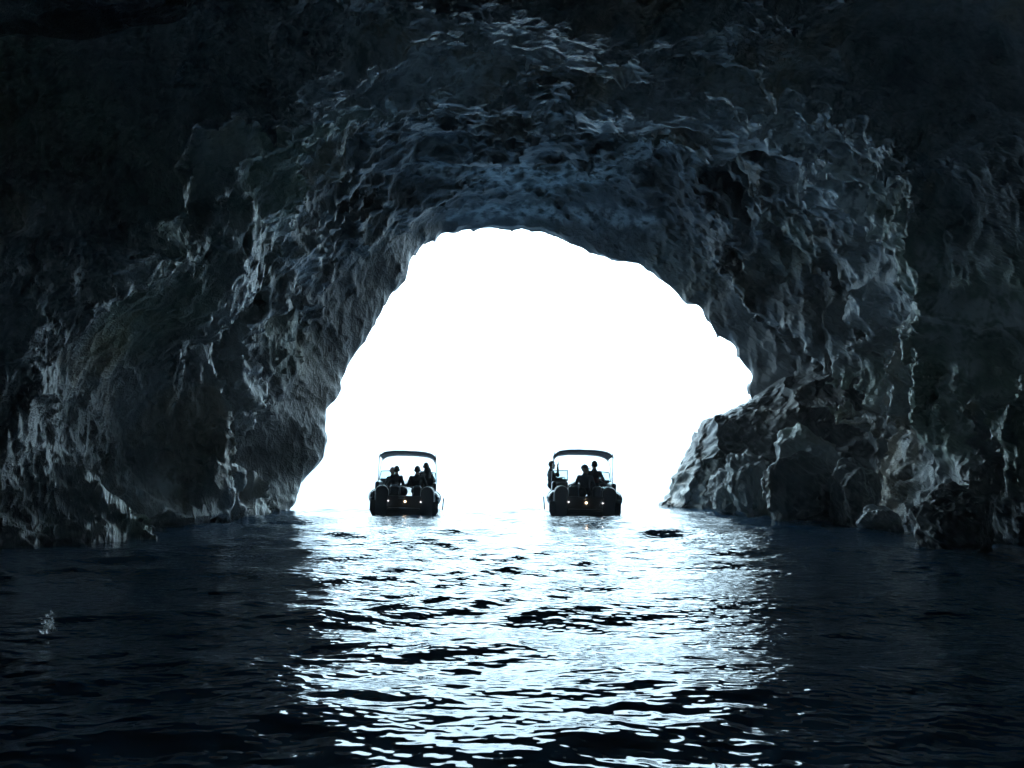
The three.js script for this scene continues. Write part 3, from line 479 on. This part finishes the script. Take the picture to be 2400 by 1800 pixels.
// o: pose 'sit' or 'lean', jacket, trousers, skin colours, hair kind and colour, head turn, arm joints
function person(boat, label, [x, y, z], turn, o) {
  const L = [], add = (a, b, ra, rb, part) => L.push([a, b, ra, rb, part]), w = o.wide ?? 1, lean = o.bend ?? 0;
  const up = (px, py, pz) => [px, py * Math.cos(lean) , pz - py * Math.sin(lean)];
  add([-0.07, 0.0, 0], [0.07, 0.0, 0], 0.12, 0.12, 1); add(up(-0.05, 0.17, 0.01), up(0.05, 0.17, 0.01), 0.115 * w, 0.115 * w, 0); add(up(-0.07 * w, 0.33, 0), up(0.07 * w, 0.33, 0), 0.125, 0.125, 0);
  add(up(-0.14 * w, 0.41, 0.01), up(0.14 * w, 0.41, 0.01), 0.075, 0.075, 0); add(up(0, 0.44, 0.015), up(0, 0.5, 0.01), 0.1, 0.07, 0); add(up(0, 0.47, 0.01), up(0, 0.6, -0.01), 0.068, 0.062, 2);
  const wrists = [];
  [-1, 1].forEach((s, i) => {
    const sh = up(s * 0.18 * w, 0.43, 0.01), a = o.arms?.[i], el = a ? a[0] : [s * 0.27 * w, 0.17, -0.02], wr = a ? a[1] : [s * 0.15, 0.09, -0.27];
    add(sh, el, 0.064, 0.05, 0); add(el, wr, 0.05, 0.034, 0); wrists.push([el, wr, s]);
    const leg = o.pose === 'lean' ? [[s * 0.1, -0.36, -0.24], [s * 0.11, -0.68, -0.03]] : [[s * 0.12, 0.02, -0.42], [s * 0.12, -0.42, -0.42]];
    add([s * 0.085, -0.02, -0.02], leg[0], 0.095, 0.064, 1); add(leg[0], leg[1], 0.062, 0.045, 1); add([leg[1][0], leg[1][1] - 0.05, leg[1][2] + 0.03], [leg[1][0] * 1.1, leg[1][1] - 0.07, leg[1][2] - 0.16], 0.042, 0.034, 3);
  });
  const f = (px, py, pz) => { let d = 9; for (const [a, b, ra, rb] of L) d = smin(d, capsule(px, py, pz, a, b, ra, rb), 0.05); return d + 0.006 * n3(px * 14, py * 9, pz * 14); };
  let body = surface(f, [-0.62, -0.84, -0.72], [0.62, 0.72, 0.3], 0.025);
  const cols = [o.jacket, o.trousers, o.skin, [0.02, 0.02, 0.02]];
  paint(body, (px, py, pz, out) => { let best = 9, k = 0; for (const [a, b, ra, rb, part] of L) { const d = capsule(px, py, pz, a, b, ra, rb); if (d < best) { best = d; k = part; } } const c = k === 0 && o.lower && py < 0.26 ? o.lower : cols[k]; out[0] = c[0]; out[1] = c[1]; out[2] = c[2]; });
  const hc = up(0, 0.675, -0.02), M = new THREE.Matrix4().makeRotationFromEuler(new THREE.Euler(o.nod ?? 0, o.look ?? 0, 0, 'YXZ')).scale(new THREE.Vector3(1.18, 1.18, 1.18)).setPosition(...hc);
  const skin = (px, py, pz, out) => { out[0] = o.skin[0]; out[1] = o.skin[1]; out[2] = o.skin[2]; if (pz < -0.085 && Math.abs(py - 0.012) < 0.009 && Math.abs(Math.abs(px) - 0.032) < 0.012) { out[0] = out[1] = out[2] = 0.03; } };
  const bits = [body, paint(headGeo.clone(), skin).applyMatrix4(M)];
  for (const [el, wr, s] of wrists) {
    const g = paint(handGeo.clone(), skin); if (s < 0) { g.scale(-1, 1, 1); const ix = g.index.array; for (let k = 0; k < ix.length; k += 3) { const t = ix[k]; ix[k] = ix[k + 1]; ix[k + 1] = t; } }
    const q = new THREE.Quaternion().setFromUnitVectors(new THREE.Vector3(0, 0, -1), new THREE.Vector3(wr[0] - el[0], wr[1] - el[1], wr[2] - el[2]).normalize());
    g.applyQuaternion(q).translate(...wr); bits.push(g);
  }
  const root = new THREE.Group(); root.name = numbered('person');
  const geo = mergeGeometries(bits); geo.computeVertexNormals();
  const mesh = new THREE.Mesh(geo, cloth); mesh.name = 'body'; root.add(mesh);
  if (o.hair) { const h = new THREE.Mesh(hairGeo[o.hair], hairMat(...o.hairColor)); h.name = o.hair === 'cap' ? 'cap' : o.hair === 'hood' ? 'hood' : 'hair'; h.applyMatrix4(M); root.add(h); }
  if (o.rim) { const g = new THREE.TorusGeometry(0.103, 0.012, 10, 28); g.scale(0.95, 1.15, 1).translate(0, 0, 0.0); const h = new THREE.Mesh(g, new THREE.MeshStandardMaterial({ color: lin(0.8, 0.8, 0.8), roughness: 0.8 })); h.name = 'hood_trim'; h.applyMatrix4(M); root.add(h); }
  boat.updateMatrixWorld(true); root.position.copy(boat.localToWorld(new THREE.Vector3(x, y + 0.05, z))); root.rotation.set(0, turn, boat.rotation.z * 0.6); root.scale.setScalar(1.06);
  tag(root, label, 'person', null); scene.add(shade(root)); return root;
}

// ------------------------------------------------------------------ the two boats
const BM = {
  rubber: new THREE.MeshPhysicalMaterial({ color: lin(0.012, 0.013, 0.015), roughness: 0.24, clearcoat: 0.8, clearcoatRoughness: 0.12 }),
  hull: new THREE.MeshPhysicalMaterial({ color: lin(0.016, 0.018, 0.021), roughness: 0.35 }),
  vinyl: new THREE.MeshPhysicalMaterial({ color: lin(0.02, 0.022, 0.026), roughness: 0.45, sheen: 0.2 }),
  deck: new THREE.MeshStandardMaterial({ color: lin(0.05, 0.05, 0.05), roughness: 0.8 }),
  white: new THREE.MeshPhysicalMaterial({ color: lin(0.8, 0.8, 0.8), roughness: 0.25, clearcoat: 0.6 }),
  steel: new THREE.MeshStandardMaterial({ color: lin(0.75, 0.76, 0.78), roughness: 0.16, metalness: 1 }),
  canvas: new THREE.MeshPhysicalMaterial({ color: lin(0.2, 0.2, 0.22), roughness: 0.95, transmission: 0.3, thickness: 0, side: THREE.DoubleSide }),
  pane: new THREE.MeshPhysicalMaterial({ color: lin(0.72, 0.95, 0.93), roughness: 0.02, transmission: 1, thickness: 0, ior: 1.5, side: THREE.DoubleSide }),
  frame: new THREE.MeshStandardMaterial({ color: lin(0.03, 0.035, 0.04), roughness: 0.4 }),
};
function tube(pts, r, seg = 40, rad = 10, closed = false) { return new THREE.TubeGeometry(new THREE.CatmullRomCurve3(pts.map((p) => new THREE.Vector3(...p)), closed, 'catmullrom', 0.3), seg, r, rad, closed); }
function box(w, h, d, x, y, z, r = 0.03) { return new RoundedBoxGeometry(w, h, d, 3, Math.min(r, w / 2.01, h / 2.01, d / 2.01)).translate(x, y, z); }
function makeBoat(poleSide, seats) {
  const root = new THREE.Group();
  const part = (name, geo, m, parent = root) => { const o = new THREE.Mesh(geo, m); o.name = name; parent.add(o); return o; };
  { // hull: stations from the transom to the bow
    const NS = 30, ring = [[1.05, 0.46], [1.05, 0.12], [0.96, -0.08], [0.55, -0.3], [0, -0.42], [-0.55, -0.3], [-0.96, -0.08], [-1.05, 0.12], [-1.05, 0.46]], P = [], I = [];
    for (let s = 0; s <= NS; s++) { const t = s / NS, b = 1.12 * Math.pow(1 - Math.pow(t, 3.2), 0.75) + 0.01, rise = 0.5 * Math.pow(t, 2.5); for (const [a, y] of ring) P.push(a * b, y + rise + (y < 0 ? 0.3 * Math.pow(t, 3) : 0), 0.02 - 7.4 * t); }
    const n = ring.length; for (let s = 0; s < NS; s++) for (let i = 0; i < n - 1; i++) { const a = s * n + i, c = a + n; I.push(a, a + 1, c, a + 1, c + 1, c); }
    for (let i = 1; i < n - 1; i++) I.push(0, i + 1, i); for (let s = 0; s < NS; s++) { const a = s * n, c = a + n; I.push(a, c, a + n - 1, c, c + n - 1, a + n - 1); }
    let g = new THREE.BufferGeometry(); g.setAttribute('position', new THREE.Float32BufferAttribute(P, 3)); g.setIndex(I); g = g.toNonIndexed(); g.computeVertexNormals(); part('hull', g, BM.hull);
  }
  part('deck', box(1.9, 0.03, 5.2, 0, 0.48, -2.9, 0.01), BM.deck);
  for (const s of [-1, 1]) {
    const c = part('side_tube', tube([[s * 0.99, 0.56, -0.45], [s * 1.01, 0.58, -1.6], [s * 1.0, 0.62, -3.4], [s * 0.88, 0.72, -5.2], [s * 0.52, 0.86, -6.7], [s * 0.1, 0.93, -7.5]], 0.29, 70, 26), BM.rubber);
    const cone = new THREE.LatheGeometry([[0.001, 0.3], [0.1, 0.29], [0.18, 0.22], [0.24, 0.1], [0.272, -0.02], [0.272, -0.1]].map((p) => new THREE.Vector2(...p)), 28).rotateX(Math.PI / 2).translate(s * 0.99, 0.56, -0.42); part('tube_end', cone, BM.rubber, c);
    part('rub_strake', tube([[s * 1.255, 0.56, -0.5], [s * 1.278, 0.58, -1.6], [s * 1.268, 0.62, -3.4], [s * 1.14, 0.73, -5.2]], 0.028, 40, 8), BM.hull, c);
    // the tall round-topped pod at the stern corner
    const sh = new THREE.Shape(); sh.moveTo(-0.21, -0.12); sh.lineTo(-0.225, 0.66); sh.absarc(0, 0.74, 0.235, Math.PI * 0.98, 0.02 * Math.PI, true); sh.lineTo(0.21, -0.12); sh.closePath();
    const g = new THREE.ExtrudeGeometry(sh, { depth: 1.3, bevelEnabled: true, bevelThickness: 0.07, bevelSize: 0.045, bevelOffset: -0.045, bevelSegments: 5, curveSegments: 22 }); g.translate(0, 0, -1.3);
    const p = g.attributes.position; for (let i = 0; i < p.count; i++) { const k = 1 + 0.16 * clamp(-p.getZ(i) / 1.3); p.setX(i, p.getX(i) * k + s * 0.79); p.setY(i, p.getY(i) + 0.05 * (k - 1)); } g.computeVertexNormals();
    const pod = part('stern_pod', g, BM.rubber);
    const arc = []; for (let a = 0; a <= 16; a++) { const t = Math.PI * (0.98 - (0.96 * a) / 16); arc.push([s * 0.79 + 0.232 * Math.cos(t), 0.742 + 0.236 * Math.sin(t), -0.02]); }
    part('painted_rim_highlight', tube([[s * 0.79 - 0.222, 0.45, -0.02], ...arc, [s * 0.79 + 0.222, 0.45, -0.02]], 0.011, 60, 6), BM.white, pod);  // bright reflection along the arch rim, put in as a white tube
    if (s === poleSide) { const q = s * 0.79 + s * 0.225; part('painted_reflection', tube([[s * 0.79 + s * 0.1, 0.955, -0.1], [q - s * 0.02, 0.86, -0.1], [q + s * 0.02, 0.6, -0.1], [q + s * 0.035, 0.3, -0.12]], 0.03, 30, 8), BM.white, pod); part('painted_reflection_tail', tube([[q + s * 0.035, 0.29, -0.1], [q + s * 0.01, 0.2, -0.04], [q - s * 0.05, 0.02, 0.02]], 0.009, 16, 6), BM.white, pod); }  // sky reflection down the glossy pod side, put in as white tubes
    // bench back with its bright rail
    const bx = s < 0 ? -0.36 : 0.42, bw = s < 0 ? 0.3 : 0.24;
    const b = part('seat_back', box(bw + 0.1, 0.56, 0.13, bx, 0.68, -0.34, 0.06), BM.vinyl);
    part('grab_rail', tube([[bx - bw / 2, 0.72, -0.27], [bx - bw / 2, 0.93, -0.26], [bx - bw / 2 + 0.05, 0.985, -0.26], [bx + bw / 2 - 0.05, 0.985, -0.26], [bx + bw / 2, 0.93, -0.26], [bx + bw / 2, 0.66, -0.27]], 0.016, 50, 8), BM.steel, b);
    // coaming, console, windscreen
    part('coaming', box(0.16, 0.34, 3.4, s * 1.02, 0.93, -2.5, 0.07), BM.hull);
    const con = part('console', box(0.62, 0.74, 0.62, s * 0.78, 0.76, -3.3, 0.09), BM.vinyl);
    part('console_top', box(0.56, 0.09, 0.34, s * 0.78, 1.16, -3.2, 0.04), BM.frame, con);
    part('trim_strip', box(0.6, 0.018, 0.012, s * 0.78, 1.06, -2.982, 0.004), BM.steel, con);
    const x0 = s * 0.47, x1 = s * 1.1, fr = [[x0, 1.14, -3.36], [x0 + s * 0.02, 1.52, -3.24], [x1 - s * 0.06, 1.48, -3.1], [x1, 1.14, -3.1]];
    const ws = part('windscreen_frame', mergeGeometries([tube([fr[0], fr[1]], 0.017, 4, 8), tube([fr[1], fr[2]], 0.017, 4, 8), tube([fr[2], fr[3]], 0.017, 4, 8), tube([fr[0], fr[3]], 0.017, 4, 8)]), BM.frame);
    const pg = new THREE.BufferGeometry(); pg.setAttribute('position', new THREE.Float32BufferAttribute(fr.flat(), 3)); pg.setIndex([0, 1, 2, 0, 2, 3]); pg.computeVertexNormals(); part('pane', pg, BM.pane, ws);
    // canopy legs
    part('canopy_pole', tube([[s * 1.1, 1.06, -2.3], [s * 1.06, 1.7, -1.85], [s * 1.02, 2.13, -1.5]], 0.013, 20, 8), BM.steel);
    part('canopy_pole', tube([[s * 1.1, 1.06, -2.5], [s * 1.06, 1.7, -3.0], [s * 1.02, 2.1, -3.6]], 0.013, 20, 8), BM.steel);
  }
  part('seat_bolster', new THREE.CapsuleGeometry(0.2, 0.3, 8, 20).rotateX(Math.PI / 2).translate(-0.12, 0.76, -0.75), BM.vinyl);
  const tr = part('transom', box(1.22, 0.56, 0.12, 0, 0.36, 0.0, 0.03), BM.hull);
  for (const y of [0.6, 0.545]) part('step_edge', box(0.24, 0.012, 0.02, -0.1, y, 0.066, 0.004), BM.steel, tr);
  const pl = part('swim_platform', box(1.1, 0.06, 0.42, 0, 0.2, 0.24, 0.025), BM.hull); part('platform_edge', box(0.5, 0.014, 0.012, 0.02, 0.232, 0.452, 0.004), BM.steel, pl);
  const lamp = (name, x, y, r, c, e) => { const m = new THREE.MeshStandardMaterial({ color: lin(0.8, 0.75, 0.7), emissive: new THREE.Color(...c), emissiveIntensity: e, roughness: 0.4 }); part(name, new THREE.SphereGeometry(r, 16, 12).scale(1, 1, 0.5).translate(x, y, 0.075), m); const l = new THREE.PointLight(new THREE.Color(...c), e * 0.012, 6); l.position.set(x, y, 0.13); l.shadow.radius = r / 0.02; root.add(l); };
  lamp('stern_lamp', 0.03, 0.44, 0.042, [1, 0.72, 0.45], 0.55); lamp('deck_light', -0.55, 0.45, 0.02, [0.95, 0.97, 1], 0.3); lamp('deck_light', 0.57, 0.44, 0.02, [0.95, 0.97, 1], 0.3);
  { // canopy, sagging a little between its two hoops
    const NX = 40, NZ = 20, P = [], I = []; const y = (u, v) => 2.18 + 0.11 * (1 - Math.pow(Math.abs(u), 3)) - 0.12 * Math.pow(Math.abs(u), 9) - 0.07 * v - 0.04 * Math.pow(2 * v - 1, 2) - 0.025 * Math.sin(Math.PI * v) * (1 - u * u) + 0.006 * n2(u * 4, v * 5);
    for (let l = 0; l < 2; l++) for (let j = 0; j <= NZ; j++) for (let i = 0; i <= NX; i++) { const u = (i / NX) * 2 - 1, v = j / NZ; P.push(u * 1.05, y(u, v) - l * 0.022, -1.45 - 2.2 * v); }
    const n = (NX + 1) * (NZ + 1); for (let j = 0; j < NZ; j++) for (let i = 0; i < NX; i++) { const a = j * (NX + 1) + i, c = a + NX + 1; I.push(a, a + 1, c, a + 1, c + 1, c, n + a, n + c, n + a + 1, n + a + 1, n + c, n + c + 1); }
    const g = new THREE.BufferGeometry(); g.setAttribute('position', new THREE.Float32BufferAttribute(P, 3)); g.setIndex(I); g.computeVertexNormals(); const c = part('canopy', g, BM.canvas);
    for (const zz of [-1.45, -3.65]) { // a short valance hangs from each end
      const Q = [], J = []; for (let i = 0; i <= NX; i++) { const u = (i / NX) * 2 - 1, yy = y(u, zz < -2 ? 1 : 0); Q.push(u * 1.05, yy, zz, u * 1.05, yy - 0.08 - 0.09 * smooth(0.86, 1, u * poleSide), zz + 0.01); if (i < NX) J.push(2 * i, 2 * i + 1, 2 * i + 2, 2 * i + 1, 2 * i + 3, 2 * i + 2); }
      const q = new THREE.BufferGeometry(); q.setAttribute('position', new THREE.Float32BufferAttribute(Q, 3)); q.setIndex(J); q.computeVertexNormals(); part('valance', q, BM.canvas, c);
    }
  }
  for (const [x, z, top] of seats) { const s = part('seat', box(0.46, 0.16, 0.46, x, top - 0.08, z, 0.05), BM.vinyl); part('seat_post', box(0.3, top - 0.5, 0.3, x, (top - 0.12 + 0.38) / 2, z, 0.03), BM.deck, s); }
  const wheel = part('steering_wheel', new THREE.TorusGeometry(0.17, 0.014, 8, 30).rotateX(-0.5).translate(0.7, 1.1, -2.86), BM.frame); part('wheel_hub', new THREE.CylinderGeometry(0.03, 0.05, 0.16, 14).rotateX(Math.PI / 2 - 0.5).translate(0.7, 1.07, -2.93), BM.frame, wheel);
  part('hand_rail', tube([[0.55, 1.2, -0.9], [0.75, 1.05, -0.75], [0.98, 0.92, -0.6]], 0.011, 16, 6), BM.steel);
  part('fender', new THREE.CapsuleGeometry(0.022, 0.4, 6, 12).rotateZ(poleSide * -0.09).translate(poleSide * 1.36, 0.38, -0.5), BM.hull);
  part('fender_line', tube([[poleSide * 1.34, 0.14, -0.5], [poleSide * 1.3, 0.1, -0.42], [poleSide * 1.15, 0.08, -0.3]], 0.008, 12, 6), BM.hull);
  return root;
}
const boatL = makeBoat(1, [[-0.4, -2.1, 0.64], [-0.56, -2.65, 0.6], [0.4, -0.72, 0.62], [0.7, -2.2, 0.78], [0.75, -1.3, 0.6]]);
boatL.name = numbered('motor_boat'); boatL.position.copy(at(946, 1203, 29)).setY(0); boatL.rotation.set(0, 0.095, -0.035);
tag(boatL, 'black inflatable motorboat with canvas canopy and five people, nearer the left wall', 'boat'); scene.add(shade(boatL));
const boatR = makeBoat(-1, [[-0.95, -2.55, 0.8], [0.02, -0.7, 0.64], [0.4, -2.0, 0.8]]);
boatR.name = numbered('motor_boat'); boatR.position.copy(at(1371, 1208, 27.6)).setY(0); boatR.rotation.set(0, -0.03, -0.03);
tag(boatR, 'black inflatable motorboat with canvas canopy and three people, right of the other', 'boat'); scene.add(shade(boatR));

const skinA = [0.42, 0.26, 0.19], navy = [0.018, 0.022, 0.032], dark = [0.014, 0.015, 0.018];
person(boatL, 'short-haired person in dark jacket seated left of the gangway in the five-person boat', [-0.4, 0.76, -2.1], 0.15, { jacket: navy, trousers: dark, skin: skinA, hair: 'short', hairColor: [0.02, 0.015, 0.012], wide: 0.95 });
person(boatL, 'smaller long-haired person seated behind the left windscreen of the five-person boat', [-0.57, 0.71, -2.65], 0.3, { jacket: [0.012, 0.02, 0.022], trousers: dark, skin: skinA, hair: 'long', hairColor: [0.02, 0.014, 0.01], wide: 0.86 });
person(boatL, 'broad-backed man in dark jacket seated at the stern of the five-person boat', [0.4, 0.77, -0.72], -0.05, { jacket: [0.02, 0.022, 0.026], trousers: navy, skin: skinA, hair: 'short', hairColor: [0.025, 0.02, 0.016], wide: 1.16 });
person(boatL, 'driver standing at the right-hand wheel of the five-person boat', [0.68, 0.93, -2.25], 0, { pose: 'lean', bend: 0.12, jacket: [0.022, 0.024, 0.03], trousers: dark, skin: skinA, hair: 'short', hairColor: [0.02, 0.016, 0.014], arms: [[[-0.3, 0.2, -0.12], [-0.12, 0.2, -0.42]], [[0.3, 0.2, -0.12], [0.12, 0.2, -0.42]]] });
person(boatL, 'person in a pale-rimmed hood seated just behind the driver of the five-person boat', [0.76, 0.72, -1.3], -0.1, { jacket: [0.03, 0.026, 0.026], trousers: dark, skin: skinA, hair: 'hood', hairColor: [0.03, 0.028, 0.03], rim: true, wide: 0.9 });
const woman = person(boatR, 'long-haired person facing right with one arm raised to the face in the three-person boat', [-1.1, 0.92, -2.55], -1.35, { jacket: [0.012, 0.02, 0.018], trousers: dark, skin: skinA, hair: 'long', hairColor: [0.02, 0.014, 0.01], wide: 0.92, arms: [[[-0.2, 0.32, -0.3], [-0.02, 0.62, -0.24]], [[0.24, 0.2, -0.1], [0.12, 0.24, -0.34]]] });
person(boatR, 'person in a peaked cap and blue-grey jacket seated at the stern of the three-person boat', [0.02, 0.78, -0.7], -0.1, { jacket: [0.04, 0.048, 0.07], trousers: navy, skin: skinA, hair: 'cap', hairColor: [0.02, 0.024, 0.028], look: -1.3, wide: 1.1 });
person(boatR, 'driver in a dark and maroon jacket standing at the wheel of the three-person boat', [0.42, 0.95, -2.0], -0.15, { pose: 'lean', bend: 0.1, jacket: [0.024, 0.022, 0.028], lower: [0.09, 0.016, 0.022], trousers: dark, skin: skinA, hair: 'short', hairColor: [0.05, 0.045, 0.04], look: 0.5, wide: 1.05, arms: [[[-0.3, 0.2, -0.12], [-0.12, 0.2, -0.42]], [[0.3, 0.2, -0.12], [0.14, 0.2, -0.42]]] });
{ // the phone that the raised hand holds
  woman.updateMatrixWorld(true);
  const m = new THREE.Mesh(new RoundedBoxGeometry(0.075, 0.15, 0.009, 3, 0.004), BM.frame); m.name = 'phone'; m.position.copy(woman.localToWorld(new THREE.Vector3(-0.0, 0.73, -0.26))); m.rotation.y = -1.35; tag(m, 'small dark device held up by the person with the raised arm', 'phone'); scene.add(shade(m));
}
{ // a drip from the roof hitting the water
  const R = rng(77), gs = [], drop = (x, y, z, r) => gs.push(new THREE.SphereGeometry(r, 8, 6).translate(x, y, z));
  const root = new THREE.Group(); root.name = 'water_splash';  root.position.copy(at(114, 1472, 7.2)).setY(0);
  const pr = []; for (let i = 0; i <= 12; i++) pr.push(new THREE.Vector2(0.05 + 0.018 * Math.pow(i / 12, 2), (i / 12) * 0.026));
  const g = new THREE.LatheGeometry(pr, 40), p = g.attributes.position; for (let i = 0; i < p.count; i++) { const a = Math.atan2(p.getZ(i), p.getX(i)), k = p.getY(i) / 0.026; p.setY(i, p.getY(i) * (0.6 + 1.6 * Math.max(0, n2(Math.cos(a) * 2.6, Math.sin(a) * 2.6)) * k)); } g.computeVertexNormals();
  const wm = new THREE.MeshPhysicalMaterial({ color: lin(0.97, 0.98, 0.98), roughness: 0.05, ior: 1.333, transmission: 0.85, thickness: 0.01 });
  const c = new THREE.Mesh(g, wm); c.name = 'crown'; root.add(c);
  for (let i = 0; i < 70; i++) { const a = R() * 6.28, h = 0.04 + R() * R() * 0.16; const f = R(); drop(Math.cos(a) * (0.012 + 0.045 * f * (0.5 + h * 4)), h, Math.sin(a) * 0.05 * f, (0.004 + 0.009 * R()) * (1.15 - h * 3)); }
  for (const [dx, h] of [[0.012, 0.1]]) gs.push(tube([[0, 0, 0], [dx * 0.4, h * 0.6, 0], [dx, h, 0]], 0.009, 10, 8));
  const d = new THREE.Mesh(mergeGeometries(gs.map((q) => { q.deleteAttribute('uv'); return q; })), wm); d.name = 'droplets'; d.userData.kind = 'stuff'; root.add(d);
  tag(root, 'small white splash of a drip hitting the dark water near the left edge', 'splash'); scene.add(shade(root));
}
renderer.render(scene, camera);
